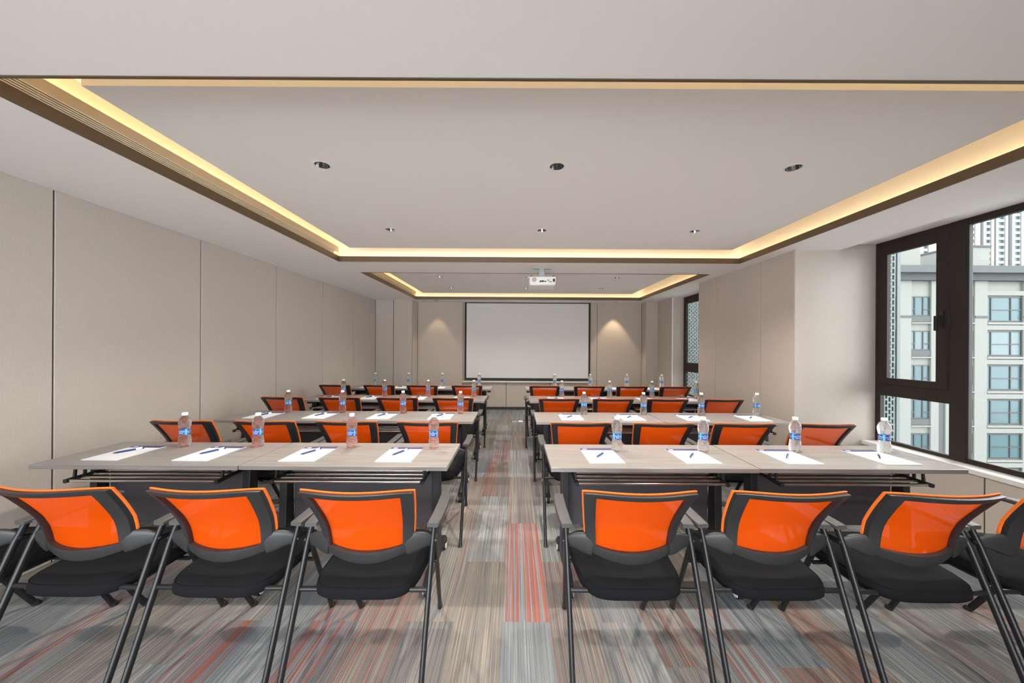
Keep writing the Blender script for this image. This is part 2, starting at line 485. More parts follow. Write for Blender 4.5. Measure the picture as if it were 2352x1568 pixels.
# ------------------------------------------------------------------ ceiling with two lit trays
T1 = dict(x0=-2.13, x1=2.71, y0=1.30, y1=4.12, px0=-1.89, px1=2.48, py0=1.483, py1=3.90,
          lights=[(-1.204, 2.126), (0.257, 2.126), (1.73, 2.126), (-1.204, 3.29), (0.257, 3.29), (1.73, 3.29)])
T2 = dict(x0=-2.14, x1=2.70, y0=4.73, y1=7.37, px0=-1.92, px1=2.44, py0=4.93, py1=7.12,
          lights=[(-1.215, 5.49), (0.21, 5.49), (1.64, 5.49), (-1.215, 6.50), (0.21, 6.50), (1.64, 6.50)])
REAR = [(-1.204, 0.05), (0.257, 0.05), (1.73, 0.05)]
WASH = [(-1.77, 7.64), (2.27, 7.64)]
HP = HC + 0.10
XPOCK = 3.355
LR = 0.043   # downlight hole radius

def holed(mb, x0, x1, y0, y1, z, holes, up=0.0):
    """flat rectangle with round holes"""
    q = 0.06
    xs = sorted({x0, x1} | {h[0] - q for h in holes} | {h[0] + q for h in holes})
    ys = sorted({y0, y1} | {h[1] - q for h in holes} | {h[1] + q for h in holes})
    for xa, xb in zip(xs[:-1], xs[1:]):
        for ya, yb in zip(ys[:-1], ys[1:]):
            hh = [h for h in holes if xa <= h[0] <= xb and ya <= h[1] <= yb and xb - xa < 2.2 * q and yb - ya < 2.2 * q]
            if not hh:
                mb.add([(xa, ya, z), (xb, ya, z), (xb, yb, z), (xa, yb, z)], [(0, 3, 2, 1)])
            else:
                cx, cy = hh[0]
                n = 32; vs = []
                for k in range(n):
                    a = 2 * math.pi * k / n + math.pi / 4
                    c, s_ = math.cos(a), math.sin(a)
                    m_ = max(abs(c), abs(s_))
                    vs += [(cx + q * c / m_, cy + q * s_ / m_, z), (cx + LR * c, cy + LR * s_, z)]
                mb.add(vs, [(2 * k, 2 * k + 1, 2 * ((k + 1) % n) + 1, 2 * ((k + 1) % n)) for k in range(n)])

mb = MB()
YE = YB + 0.1
# lower ceiling plane around the tray openings
holed(mb, XL - 0.05, T1['x0'], YR, YE, HC, [])
holed(mb, T1['x0'], T1['x1'], YR, T1['y0'], HC, REAR)
holed(mb, T1['x0'], T1['x1'], T1['y1'], T2['y0'], HC, [])
holed(mb, T1['x0'], T1['x1'], T2['y1'], YE, HC, WASH)
holed(mb, T1['x1'], XCOL + 0.05, YR, YE, HC, [])
holed(mb, XCOL + 0.05, XPOCK, YR, YC0 + 0.05, HC, [])
holed(mb, XCOL + 0.05, 3.6, YC1 - 0.05, YE, HC, [])
# curtain pocket and window head
mb.box(XPOCK, XPOCK + 0.01, YR, YC0 + 0.02, HC, TOPZ)
mb.box(3.57, 3.95, YR, YC0 + 0.02, HC + 0.063, TOPZ)
# roof slab closes everything
mb.box(XL - 0.24, 3.52, YR - 0.2, YB + 0.24, TOPZ, TOPZ + 0.1)
mb.box(3.52, 3.95, YR - 0.2, YC1, TOPZ, TOPZ + 0.1)
# filler above the far bay
mb.box(3.43, 3.52, YC1 - 0.05, YB + 0.24, HC + 0.002, TOPZ)
ce = struct('ceiling', mb, M['white_paint'], recalc=False)

def tray(t, tag_word):
    x0, x1, y0, y1 = t['x0'], t['x1'], t['y0'], t['y1']
    w = MB()   # cove walls, set back behind the bronze lip, with a ledge that carries the LED strip
    sb = 0.055
    for (a0, a1, b0, b1) in ((x0 - sb - 0.02, x0 - sb, y0 - sb, y1 + sb), (x1 + sb, x1 + sb + 0.02, y0 - sb, y1 + sb),
                             (x0 - sb, x1 + sb, y0 - sb - 0.02, y0 - sb), (x0 - sb, x1 + sb, y1 + sb, y1 + sb + 0.02)):
        w.box(a0, a1, b0, b1, HC + 0.012, TOPZ)
    for (a0, a1, b0, b1) in ((x0 - sb, x0, y0 - sb, y1 + sb), (x1, x1 + sb, y0 - sb, y1 + sb), (x0, x1, y0 - sb, y0), (x0, x1, y1, y1 + sb)):
        w.box(a0, a1, b0, b1, HC + 0.002, HC + 0.012)
    w.box(x0 - sb, x1 + sb, y0 - sb, y1 + sb, TOPZ - 0.012, TOPZ - 0.002)
    w.build('cove', M['cream'], ce)
    # hanging centre panel
    p = MB()
    holed(p, t['px0'], t['px1'], t['py0'], t['py1'], HP, t['lights'])
    a = [(t['px0'], t['py0']), (t['px1'], t['py0']), (t['px1'], t['py1']), (t['px0'], t['py1'])]
    for k in range(4):
        (xa, ya), (xb, yb) = a[k], a[(k + 1) % 4]
        p.add([(xa, ya, HP), (xb, yb, HP), (xb, yb, TOPZ - 0.014), (xa, ya, TOPZ - 0.014)], [(0, 1, 2, 3)])
    p.build('ceiling_panel', M['white_paint'], ce, recalc=False)
    # bronze lip, one bar a side
    th = 0.012
    for (a0, a1, b0, b1) in ((x0, x0 + th, y0, y1), (x1 - th, x1, y0, y1), (x0 + th, x1 - th, y0, y0 + th), (x0 + th, x1 - th, y1 - th, y1)):
        h = 0.058
        MB().box(a0, a1, b0, b1, HC - 0.004, HC + h).build('bronze_trim', M['bronze'], ce)
    # LED strips lying on the ledge behind the lip
    zl = HC + 0.014
    for (a0, a1, b0, b1) in ((x1 + 0.012, x1 + 0.030, y0, y1), (x0, x1, y1 + 0.012, y1 + 0.030), (x0, x1, y0 - 0.030, y0 - 0.012)):
        MB().box(a0, a1, b0, b1, zl, zl + 0.008).build('led_strip', M['led'], ce)
    # left side: champagne band above the air grille, LED on its back
    MB().box(x0 - 0.004, x0 + 0.006, y0 + 0.012, y1 - 0.012, HC + 0.106, HC + 0.168).build('champagne_band', M['bronze_light'], ce)
    MB().box(x0 - sb, x0 - 0.004, y0, y1, HC + 0.118, HC + 0.126).build('led_ledge', M['cream'], ce)
    MB().box(x0 - 0.032, x0 - 0.014, y0, y1, HC + 0.127, HC + 0.135).build('led_strip', M['led'], ce)
    g = empty('air_grille', (x0, y0, HC + 0.058))
    tag(g, 'slotted air conditioning grille along the left edge of the %s ceiling tray' % tag_word, 'air grille')
    L = y1 - y0 - (0.12 if tag_word == 'near' else 0.10)
    MB().box(-0.050, -0.046, 0.02, L, 0.0, 0.048).build('duct_back', M['dark'], g)
    sl = MB().box(0.002, 0.010, 0.02, L, 0.0, 0.0056).mesh('slat', M['slat'], bevel=0.001, seg=1)
    for k in range(5):
        link('slat', sl, g, (0, 0, 0.002 + 0.0108 * k))
    cl = MB().box(-0.03, 0.0, 0, 0.006, 0.0, 0.048).mesh('slat_clip', M['slat'])
    y = 0.22
    while y < L:
        link('slat_clip', cl, g, (0, y, 0)); y += 0.36

tray(T1, 'near'); tray(T2, 'far')

# downlights
dl_ring = MB().lathe([(LR - 0.001, 0.002), (LR + 0.004, -0.0025), (LR + 0.009, -0.0015), (LR + 0.010, 0.0)], 40, cap=False).mesh('trim_ring', M['white_plastic'], smooth=True)
refl = MB()
n = 40
refl.lathe([(LR - 0.001, 0.0), (LR * 0.90, 0.018), (LR * 0.72, 0.038), (LR * 0.50, 0.052)], n, cap=False, fn=lambda r, z, a: r * (1 + 0.02 * math.cos(10 * a)))
refl_me = refl.mesh('reflector', M['reflector'], smooth=True)
chip = MB().lathe([(0.0, 0.0), (LR * 0.5, 0.0)], 24, cap=False).mesh('lamp_chip', M['lamp'])
def downlight(x, y, z, label, watt, cone=100, blend=0.8, colr=WARM):
    d = empty('downlight', (x, y, z))
    tag(d, label, 'downlight', 'recessed ceiling downlights')
    link('trim_ring', dl_ring, d); link('reflector', refl_me, d)
    link('lamp_chip', chip, d, (0, 0, 0.051))
    L = bpy.data.lights.new('spot_lamp', 'SPOT')
    L.energy = watt; L.spot_size = R(cone); L.spot_blend = blend; L.shadow_soft_size = 0.025; L.color = colr
    lo = bpy.data.objects.new('spot_lamp', L); col.objects.link(lo); lo.parent = d; lo.location = (0, 0, 0.0)
    return d
SIDE = ['left', 'middle', 'right']
for t, w in ((T1, 'near'), (T2, 'far')):
    for k, (x, y) in enumerate(t['lights']):
        downlight(x, y, HP, 'round downlight in the %s ceiling tray, %s row, %s' % (w, 'front' if k < 3 else 'back', SIDE[k % 3]), SPOT_W if w == 'near' else SPOT_FAR, 125, 0.9)
for k, (x, y) in enumerate(REAR):
    downlight(x, y, HC, 'round downlight in the low ceiling band nearest the viewer, %s' % SIDE[k], SPOT_REAR, 125, 0.9)
downlight(*WASH[0], HC, 'small downlight by the screen wall, left of the screen', 9.0, 66, 0.4, (1.0, 0.74, 0.48))
downlight(*WASH[1], HC, 'small downlight by the screen wall, right of the screen', 27.0, 66, 0.4, (1.0, 0.74, 0.48))

# ------------------------------------------------------------------ windows
def pane(win, x, y0, y1, z0, z1):
    MB().box(x, x + 0.008, y0, y1, z0, z1).build('glass_pane', M['glass'], win)
def handle(par, x, y, z):
    h = MB()
    h.box(x - 0.012, x, y - 0.014, y + 0.014, z - 0.07, z + 0.07)
    h.box(x - 0.05, x - 0.012, y - 0.009, y + 0.009, z + 0.005, z + 0.025)
    h.box(x - 0.052, x - 0.038, y - 0.004, y + 0.022, z - 0.105, z + 0.025)
    h.build('handle', M['tyre'], par, bevel=0.003)
def bar(win, name, x0, x1, y0, y1, z0, z1, bevel=0.004):
    return MB().box(x0, x1, y0, y1, z0, z1).build(name, M['frame'], win, bevel=bevel)

w1 = tag(empty('window_1', (0, 0, 0)), kind='structure')
x = XW1
ZB, ZT = 0.50, HC + 0.063
def bay(win, x, ya, yb, zt, sash):
    """one window bay from ya (far) down to yb (near): frame members, panes, an opening light over a fixed one when sash"""
    bar(win, 'stile', x, x + 0.045, ya - 0.05, ya, ZB, zt)
    if sash:
        bar(win, 'mullion', x - 0.004, x + 0.0455, yb - 0.055, yb + 0.06, ZB, zt)
        bar(win, 'head_rail', x, x + 0.045, yb + 0.06, ya - 0.05, zt - 0.055, zt)
        bar(win, 'bottom_rail', x, x + 0.045, yb + 0.06, ya - 0.05, ZB, 0.53)
        bar(win, 'transom', x, x + 0.045, yb + 0.06, ya - 0.05, 0.973, 1.094)
        s = MB()
        sy0, sy1, sz0, sz1 = yb + 0.066, ya - 0.055, 1.09, zt - 0.06
        fw = 0.082
        s.box(x - 0.012, x + 0.024, sy1 - 0.065, sy1, sz0, sz1).box(x - 0.012, x + 0.024, sy0, sy0 + fw, sz0, sz1)
        s.box(x - 0.012, x + 0.024, sy0 + fw, sy1 - 0.065, sz0, sz0 + 0.065).box(x - 0.012, x + 0.024, sy0 + fw, sy1 - 0.065, sz1 - 0.08, sz1)
        so = s.build('sash', M['frame'], win, bevel=0.003)
        handle(so, x - 0.012, sy0 + 0.035, 1.71)
        pane(win, x + 0.010, sy0 + fw, sy1 - 0.065, sz0 + 0.06, sz1 - 0.075)
        pane(win, x + 0.030, yb + 0.06, ya - 0.05, 0.525, 0.975)
    else:
        bar(win, 'head_rail', x, x + 0.045, yb, ya - 0.05, zt - 0.055, zt)
        bar(win, 'bottom_rail', x, x + 0.045, yb, ya - 0.05, ZB, 0.53)
        bar(win, 'glazing_bead', x - 0.01, x + 0.01, yb, ya - 0.05, 0.53, 0.545)
        bar(win, 'glazing_bead', x - 0.01, x + 0.01, ya - 0.07, ya - 0.05, 0.53, zt - 0.055)
        pane(win, x + 0.030, yb, ya - 0.05, 0.525, zt - 0.05)
bay(w1, x, YC0, 2.875, ZT, True)
bay(w1, x, 2.875, 1.85, ZT, False)
bar(w1, 'stile', x, x + 0.045, 1.80, 1.85, ZB, ZT)
struct('wall_daylight_block', MB().box(XSILL + 0.02, 4.0, YR, 1.80, 0.50, ZT), M['wall'])  # unseen wall, ends the window early to cut daylight on the column face
w2 = tag(empty('window_2', (0, 0, 0)), kind='structure')
bay(w2, XW2, 6.93, 6.02, HC, True)
bay(w2, XW2, 6.02, YC1, HC, False)
w3 = tag(empty('window_rear_added', (0, 0, 0)), kind='structure')  # added out of view to send daylight over the ceiling and chair backs
for (a, b) in ((RX0, (RX0 + RX1) / 2), ((RX0 + RX1) / 2, RX1)):
    MB().box(a, a + 0.05, YR - 0.09, YR - 0.03, 0.12, 2.45).box(b - 0.05, b, YR - 0.09, YR - 0.03, 0.12, 2.45).box(a + 0.05, b - 0.05, YR - 0.09, YR - 0.03, 0.12, 0.17).box(a + 0.05, b - 0.05, YR - 0.09, YR - 0.03, 2.40, 2.45).build('window_frame', M['frame'], w3)
    MB().box(a + 0.045, b - 0.045, YR - 0.064, YR - 0.056, 0.165, 2.405).build('glass_pane', M['glass'], w3)
# outer wall strip between far window and column
struct('wall_reveal', MB().box(3.19, 3.205, 6.915, 6.93, 0.5, HC), M['white_paint'])

# ------------------------------------------------------------------ projection screen and projector
sx0, sx1 = (1067 - 1182) * 7.84 / 784, (1356 - 1182) * 7.84 / 784
s = empty('projection_screen', (0, YB - 0.04, 0.62))
tag(s, 'pull-down white projection screen with black border on the far wall', 'projection screen')
z0, z1 = 0.01, HC - 0.62
MB().box(sx0, sx0 + 0.045, -0.002, 0.002, z0 + 0.05, z1).box(sx1 - 0.045, sx1, -0.002, 0.002, z0 + 0.05, z1).box(sx0 + 0.045, sx1 - 0.045, -0.002, 0.002, z0 + 0.05, z0 + 0.10)\
    .box(sx0 + 0.045, sx1 - 0.045, -0.002, 0.002, z1 - 0.022, z1).build('black_border', M['screen_border'], s)
MB().box(sx0 + 0.045, sx1 - 0.045, -0.0015, 0.0015, z0 + 0.10, z1 - 0.022).build('screen_surface', M['screen'], s)
MB().box(sx0 - 0.05, sx1 + 0.05, -0.014, 0.014, z0, z0 + 0.03).build('bottom_bar', M['white_plastic'], s, bevel=0.006)

pj = empty('projector', (0.345, 4.42, HC))
tag(pj, 'white ceiling projector on a grey bracket between the two trays', 'projector')
MB().box(-0.115, 0.115, -0.025, 0.025, -0.012, 0.0).build('ceiling_plate', M['grey_metal'], pj, bevel=0.003)
MB().box(-0.028, 0.028, -0.02, 0.02, -0.045, -0.012).box(-0.036, 0.036, -0.026, 0.026, -0.135, -0.045).build('pole', M['grey_metal'], pj, bevel=0.004)
bd = MB()
bd.hexa([(-0.165, -0.14, -0.245), (0.165, -0.14, -0.245), (0.16, 0.12, -0.265), (-0.16, 0.12, -0.265)],
        [(-0.17, -0.15, -0.135), (0.17, -0.15, -0.135), (0.165, 0.13, -0.145), (-0.165, 0.13, -0.145)])
bo = bd.build('body', M['white_plastic'], pj, bevel=0.022, seg=3, smooth='auto')
fy = -0.149
bo2 = MB().lathe([(0.03, 0.0), (0.03, 0.006)], 24, c=(-0.105, fy - 0.003, -0.178), axis='y').build('speaker_grille', M['vent'], bo)
for (px, pz, w, h) in ((-0.028, -0.2, 0.018, 0.02), (0.0, -0.197, 0.03, 0.02), (0.033, -0.2, 0.026, 0.012), (0.062, -0.185, 0.010, 0.012), (0.078, -0.185, 0.010, 0.012), (0.086, -0.203, 0.010, 0.010), (0.105, -0.203, 0.016, 0.008), (0.142, -0.185, 0.026, 0.036)):
    MB().box(px - w / 2, px + w / 2, fy - 0.001, fy + 0.01, pz - h / 2, pz + h / 2).build('port', M['tyre'], bo)
MB().lathe([(0.045, 0.0), (0.045, 0.03), (0.04, 0.034)], 24, c=(0.09, 0.118, -0.2), axis='y').build('lens', M['tyre'], bo, smooth='auto')
for fx in (-0.14, 0.14):
    MB().lathe([(0.012, 0), (0.012, 0.018)], 12, c=(fx, -0.11, -0.14)).build('foot', M['tyre'], bo)

# ------------------------------------------------------------------ chair
def lerp_tab(tab, z):
    for (a, va), (b, vb) in zip(tab[:-1], tab[1:]):
        if z <= b:
            t = max(0, (z - a) / (b - a)); t = t * t * (3 - 2 * t) if False else t
            return va + (vb - va) * t
    return tab[-1][1]
HW = [(0.53, 0.182), (0.58, 0.188), (0.66, 0.193), (0.74, 0.204), (0.82, 0.217), (0.90, 0.229)]
SP = [(0.53, -0.178), (0.60, -0.190), (0.66, -0.198), (0.72, -0.219), (0.80, -0.268), (0.90, -0.338)]
def back_pt(u, z, dy=0.0, sc_=1.0):
    return (u * lerp_tab(HW, z) * sc_, lerp_tab(SP, z) + 0.05 * u * u + dy, z)
def ring_grid(us, vs, zf, dy0, dy1, hole, sc_=1.0):
    """solid slab over a (u,v) grid, cells inside hole left open"""
    mb = MB(); idx = {}
    def vid(i, j, s):
        k = (i, j, s)
        if k not in idx:
            idx[k] = len(mb.v)
            mb.v.append(back_pt(us[i], zf(us[i], vs[j]), dy0 if s == 0 else dy1, sc_))
        return idx[k]
    cells = [(i, j) for i in range(len(us) - 1) for j in range(len(vs) - 1) if not hole(0.5 * (us[i] + us[i + 1]), 0.5 * (vs[j] + vs[j + 1]))]
    cs = set(cells)
    for i, j in cells:
        for s in (0, 1):
            q = [vid(i, j, s), vid(i + 1, j, s), vid(i + 1, j + 1, s), vid(i, j + 1, s)]
            mb.f.append(tuple(q if s == 0 else reversed(q))); mb.mi.append(0)
        for (di, dj, a, b) in ((-1, 0, (i, j), (i, j + 1)), (1, 0, (i + 1, j), (i + 1, j + 1)), (0, -1, (i, j), (i + 1, j)), (0, 1, (i, j + 1), (i + 1, j + 1))):
            if (i + di, j + dj) not in cs:
                mb.f.append((vid(*a, 0), vid(*b, 0), vid(*b, 1), vid(*a, 1))); mb.mi.append(0)
    return mb
def zf(u, v):      # v 0..1 bottom to top, the lower rim sags, the top corners are eased
    zb = 0.536 + 0.040 * u * u
    zt = 0.878 - 0.010 * u ** 6
    zib = 0.585 + 0.022 * u * u
    zit = 0.855 - 0.006 * u ** 4
    if v < 0.2: return zb + (zib - zb) * v / 0.2
    if v < 0.85: return zib + (zit - zib) * (v - 0.2) / 0.65
    return zit + (zt - zit) * (v - 0.85) / 0.15
UI = 0.805
us = [-1, -0.97, -0.885, -UI] + [-UI + 2 * UI * k / 10 for k in range(1, 10)] + [UI, 0.885, 0.97, 1]
vs = [0, 0.05, 0.13, 0.2] + [0.2 + 0.65 * k / 7 for k in range(1, 7)] + [0.85, 0.92, 0.975, 1]

def make_chair():
    c = empty('mesh_chair', (0, 0, 0))
    # seat cushion
    mb = MB(); n = 40
    def outline(k, inset):
        a = 2 * math.pi * k / n
        cx, cy = math.cos(a), math.sin(a)
        e = 2 / 5.0
        sx = math.copysign(abs(cx) ** e, cx); sy = math.copysign(abs(cy) ** e, cy)
        hw = 0.224 + 0.010 * sy - 0.012 * max(0, -sy) ** 2
        return ((hw - inset) * sx, -0.008 + (0.222 - inset) * sy)
    rings = [(0.030, 0.418), (0.008, 0.420), (0.0, 0.430), (0.0, 0.452), (0.006, 0.466), (0.018, 0.474), (0.05, 0.479), (0.11, 0.482), (0.18, 0.483)]
    vsx = []
    for ins, z in rings:
        for k in range(n):
            px, py = outline(k, ins)
            vsx.append((px, py, z + 0.02 * (py + 0.2)))
    fs = [(i * n + k, i * n + (k + 1) % n, (i + 1) * n + (k + 1) % n, (i + 1) * n + k) for i in range(len(rings) - 1) for k in range(n)]
    fs += [tuple(reversed(range(n))), tuple((len(rings) - 1) * n + k for k in range(n))]
    mb.add(vsx, fs)
    st = mb.build('seat', M['seat'], c, smooth=True)
    pts = [outline(k, 0.006) for k in range(n)]
    MB().tube([(p[0], p[1], 0.4665 + 0.02 * (p[1] + 0.2)) for p in pts + pts[:2]], 0.0022, 6).build('seam_piping', M['seat'], st)
    MB().box(-0.16, 0.16, -0.15, 0.15, 0.405, 0.424).box(-0.19, -0.16, -0.12, 0.14, 0.398, 0.424).box(0.16, 0.19, -0.12, 0.14, 0.398, 0.424).build('seat_pan', M['plastic'], st, bevel=0.006)
    # back
    fr = ring_grid(us, vs, zf, 0.0, 0.022, lambda u, v: abs(u) < UI and 0.2 < v < 0.85)
    for s in (-1, 1):
        fr.sweep([(s * 0.160, -0.148, 0.598), (s * 0.178, -0.140, 0.601), (s * 0.200, -0.131, 0.605), (s * 0.224, -0.122, 0.607), (s * 0.246, -0.113, 0.604), (s * 0.264, -0.106, 0.599)],
                 [(0.007, 0.042), (0.010, 0.044), (0.012, 0.042), (0.013, 0.035), (0.012, 0.028), (0.011, 0.024)], 20, 3.2)
    fro = fr.build('back_frame', M['plastic'], c, bevel=0.0055, seg=2, smooth='auto')
    ms = MB(); uu = [-0.92 + 1.84 * k / 18 for k in range(19)]; vv = [0.12 + 0.78 * k / 12 for k in range(13)]
    ms.add([back_pt(u, zf(u, v), 0.023) for v in vv for u in uu], [(j * 19 + i, j * 19 + i + 1, (j + 1) * 19 + i + 1, (j + 1) * 19 + i) for j in range(12) for i in range(18)])
    mo = ms.build('back_mesh', M['mesh'], c, smooth=True)
    ed = ring_grid(us, vs, lambda u, v: zf(u, v) + (0.006 * max(0, (v - 0.85) / 0.15)), 0.0225, 0.033,
                   lambda u, v: (abs(u) < UI + 0.05 and v < 0.9) or v < 0.26, 1.022)
    ed.build('mesh_edge', M['orange'], mo, bevel=0.004, seg=2, smooth='auto')
    for s in (-1, 1):
        ar = MB().sweep([(s * 0.266, -0.105, 0.660), (s * 0.270, -0.06, 0.661), (s * 0.272, 0.05, 0.663), (s * 0.269, 0.15, 0.664), (s * 0.262, 0.205, 0.660)],
                        [(0.024, 0.009), (0.0255, 0.011), (0.0265, 0.011), (0.026, 0.011), (0.023, 0.009)], 24, 8.0)
        ar.build('armrest', M['arm'], c, smooth='auto')
        rl = MB().sweep([(s * 0.270, -0.088, 0.650), (s * 0.270, -0.12, 0.585), (s * 0.270, -0.20, 0.38), (s * 0.270, -0.345, 0.012)], (0.011, 0.0135), 12).build('rear_leg', M['tube'], c, smooth='auto')
        MB().sweep([(s * 0.270, -0.342, 0.020), (s * 0.270, -0.350, 0.0)], (0.014, 0.016), 12).build('foot_cap', M['plastic'], rl)
        MB().lathe([(0.006, -0.018), (0.006, 0.018)], 10, c=(s * 0.268, -0.113, 0.600), axis='x').build('pivot_bolt', M['plastic'], rl)
        fl_ = MB().sweep([(s * 0.256, -0.115, 0.592), (s * 0.254, -0.03, 0.578), (s * 0.254, 0.005, 0.555), (s * 0.250, 0.03, 0.515), (s * 0.236, 0.14, 0.29), (s * 0.217, 0.285, 0.012)], (0.011, 0.0145), 12).build('front_leg', M['tube'], c, smooth='auto')
        MB().sweep([(s * 0.217, 0.282, 0.022), (s * 0.216, 0.296, 0.0)], (0.014, 0.017), 12).build('foot_cap', M['plastic'], fl_)
    MB().tube([(-0.269, -0.178, 0.432), (0.269, -0.178, 0.432)], 0.010, 12).build('crossbar', M['tube'], c, smooth='auto')
    MB().tube([(-0.247, 0.06, 0.405), (0.247, 0.06, 0.405)], 0.009, 12).build('crossbar', M['tube'], c, smooth='auto')
    return c

ROWW = ['nearest row', 'second row', 'third row', 'farthest row']
def place_word(side, k):   # k: 0 next to the wall or window, 3 on the aisle
    if k == 3: return 'on the aisle'
    if k == 2: return 'second from the aisle'
    if k == 1: return 'third from the aisle'
    return 'beside the left wall' if side == 'left' else 'farthest right'
CH = {'left': [[-2.425, -1.822, -1.22, -0.62], [-2.50, -1.874, -1.264, -0.651], [-2.57, -1.934, -1.294, -0.678], [-2.62, -1.977, -1.347, -0.692]],
      'right': [[2.30, 1.70, 1.10, 0.50], [2.337, 1.737, 1.127, 0.50], [2.306, 1.70, 1.092, 0.494], [2.35, 1.72, 1.098, 0.443]]}
CY = [1.595, 2.81, 4.01, 5.22]
chair0 = make_chair()
first = True
for side in ('left', 'right'):
    for r in range(4):
        for k in range(4):
            o = chair0 if first else copy_tree(chair0)
            first = False
            o.location = (CH[side][r][k], CY[r] + random.uniform(0.0, 0.012), 0)
            o.rotation_euler = (0, 0, R(random.uniform(-0.6, 0.6)))
            tag(o, 'orange mesh-back armchair in the %s, %s block, %s' % (ROWW[r], side, place_word(side, k)), 'chair', 'orange mesh chairs')

# ------------------------------------------------------------------ table
TD = 0.478
def make_table():
    t = empty('training_table', (0, 0, 0))
    MB().box(0.0015, 1.1985, 0, TD, 0.725, 0.75).build('tabletop', M['top'], t, bevel=0.0025, seg=2)
    for s, x in ((1, 0.115), (-1, 1.085)):
        lg = MB()
        lg.hexa([(x - 0.024, 0.195, 0.085), (x + 0.024, 0.195, 0.085), (x + 0.024, 0.295, 0.085), (x - 0.024, 0.295, 0.085)],
                [(x - 0.024, 0.215, 0.70), (x + 0.024, 0.215, 0.70), (x + 0.024, 0.275, 0.70), (x - 0.024, 0.275, 0.70)])
        lo = lg.build('leg', M['table_metal'], t, bevel=0.006)
        ft = MB().sweep([(x, 0.0, 0.082), (x, 0.06, 0.094), (x, 0.20, 0.112), (x, 0.29, 0.112), (x, 0.42, 0.094), (x, 0.48, 0.082)], [(0.018, 0.012), (0.022, 0.015), (0.024, 0.02), (0.024, 0.02), (0.022, 0.015), (0.018, 0.012)], 12, 4.0)
        ft.build('foot_bar', M['table_metal'], lo, smooth='auto')
        MB().box(x - 0.03, x + 0.03, 0.10, 0.39, 0.70, 0.7249).build('top_bracket', M['table_metal'], lo, bevel=0.004)
        for cy in (0.012, 0.470):
            cs = MB()
            cs.lathe([(0.024, -0.016), (0.0295, -0.013), (0.0295, 0.013), (0.024, 0.016)], 24, c=(x, cy, 0.0295), axis='x', mi=0)
            cs.lathe([(0.021, -0.0195), (0.0225, -0.016), (0.0225, 0.016), (0.021, 0.0195)], 20, c=(x, cy, 0.0295), axis='x', mi=1)
            cs.box(x - 0.02, x + 0.02, cy - 0.012, cy + 0.03, 0.048, 0.072, mi=0)
            cs.build('caster', [M['tyre'], M['hub']], lo, smooth='auto')
        MB().box(x - s * 0.07 - 0.028, x - s * 0.07 + 0.028, 0.20, 0.30, 0.672, 0.7249).build('flip_latch', M['table_metal'], lo, bevel=0.005)
    MB().box(0.139, 1.061, 0.238, 0.262, 0.655, 0.70).build('beam', M['table_metal'], t, bevel=0.004)
    MB().box(0.145, 1.055, 0.276, 0.288, 0.285, 0.690).build('modesty_panel', M['modesty'], t, bevel=0.003)
    rack = empty('book_rack', (0, 0, 0)); rack.parent = t
    tb = MB().tube([(0.165, 0, 0), (1.035, 0, 0)], 0.0092, 12).mesh('rack_tube', M['chrome'], smooth='auto')
    for k, (y, z) in enumerate(((0.055, 0.640), (0.115, 0.640), (0.175, 0.640), (0.235, 0.640))):
        link('rack_tube', tb, rack, (0, y, z))
    for s, x in ((1, 0.158), (-1, 1.042)):
        b = MB()
        b.sweep([(x, 0.040, 0.640), (x, 0.075, 0.640), (x, 0.15, 0.642), (x, 0.245, 0.642)], [(0.012, 0.012), (0.012, 0.012), (0.009, 0.010), (0.008, 0.009)], 12, 3.0)
        b.sweep([(x, 0.085, 0.642), (x, 0.090, 0.70), (x, 0.092, 0.7249)], [(0.006, 0.009), (0.006, 0.008), (0.012, 0.012)], 10, 3.0)
        b.sweep([(x, 0.135, 0.652), (x, 0.135, 0.70), (x, 0.135, 0.7249)], [(0.006, 0.009), (0.006, 0.008), (0.012, 0.012)], 10, 3.0)
        b.sweep([(x, 0.238, 0.642), (x - s * 0.02, 0.262, 0.685), (x - s * 0.025, 0.27, 0.7249)], [(0.008, 0.009), (0.008, 0.009), (0.012, 0.012)], 10, 3.0)
        b.build('rack_bracket', M['plastic'], rack, smooth='auto')
    return t
TY = [1.956, 3.157, 4.357, 5.557]
table0 = make_table()
first = True
for side, xs in (('left', (-2.785, -1.583)), ('right', (0.212, 1.416))):
    for r in range(4):
        for k, x in enumerate(xs):
            o = table0 if first else copy_tree(table0)
            first = False
            dx = 0.0 if side == 'left' else -0.008 * r
            o.location = (x + dx, TY[r] + (0.006 if k else 0), 0)
            at_aisle = (k == 1) == (side == 'left')
            end = 'aisle end' if at_aisle else ('left wall end' if side == 'left' else 'right-hand end')
            tag(o, 'grey wood-top training table in the %s, %s block, %s' % (ROWW[r], side, end), 'table', 'wheeled training tables')

# ------------------------------------------------------------------ text helper (lettering becomes mesh)
def text_mesh(body, size, name):
    cu = bpy.data.curves.new(name, 'FONT'); cu.body = body; cu.size = size; cu.align_x = 'CENTER'; cu.align_y = 'CENTER'; cu.resolution_u = 2
    ob = bpy.data.objects.new(name, cu); col.objects.link(ob)
    dg = bpy.context.evaluated_depsgraph_get()
    me = bpy.data.meshes.new_from_object(ob.evaluated_get(dg))
    bpy.data.objects.remove(ob); bpy.data.curves.remove(cu)
    return [v.co.copy() for v in me.vertices], [tuple(p.vertices) for p in me.polygons]

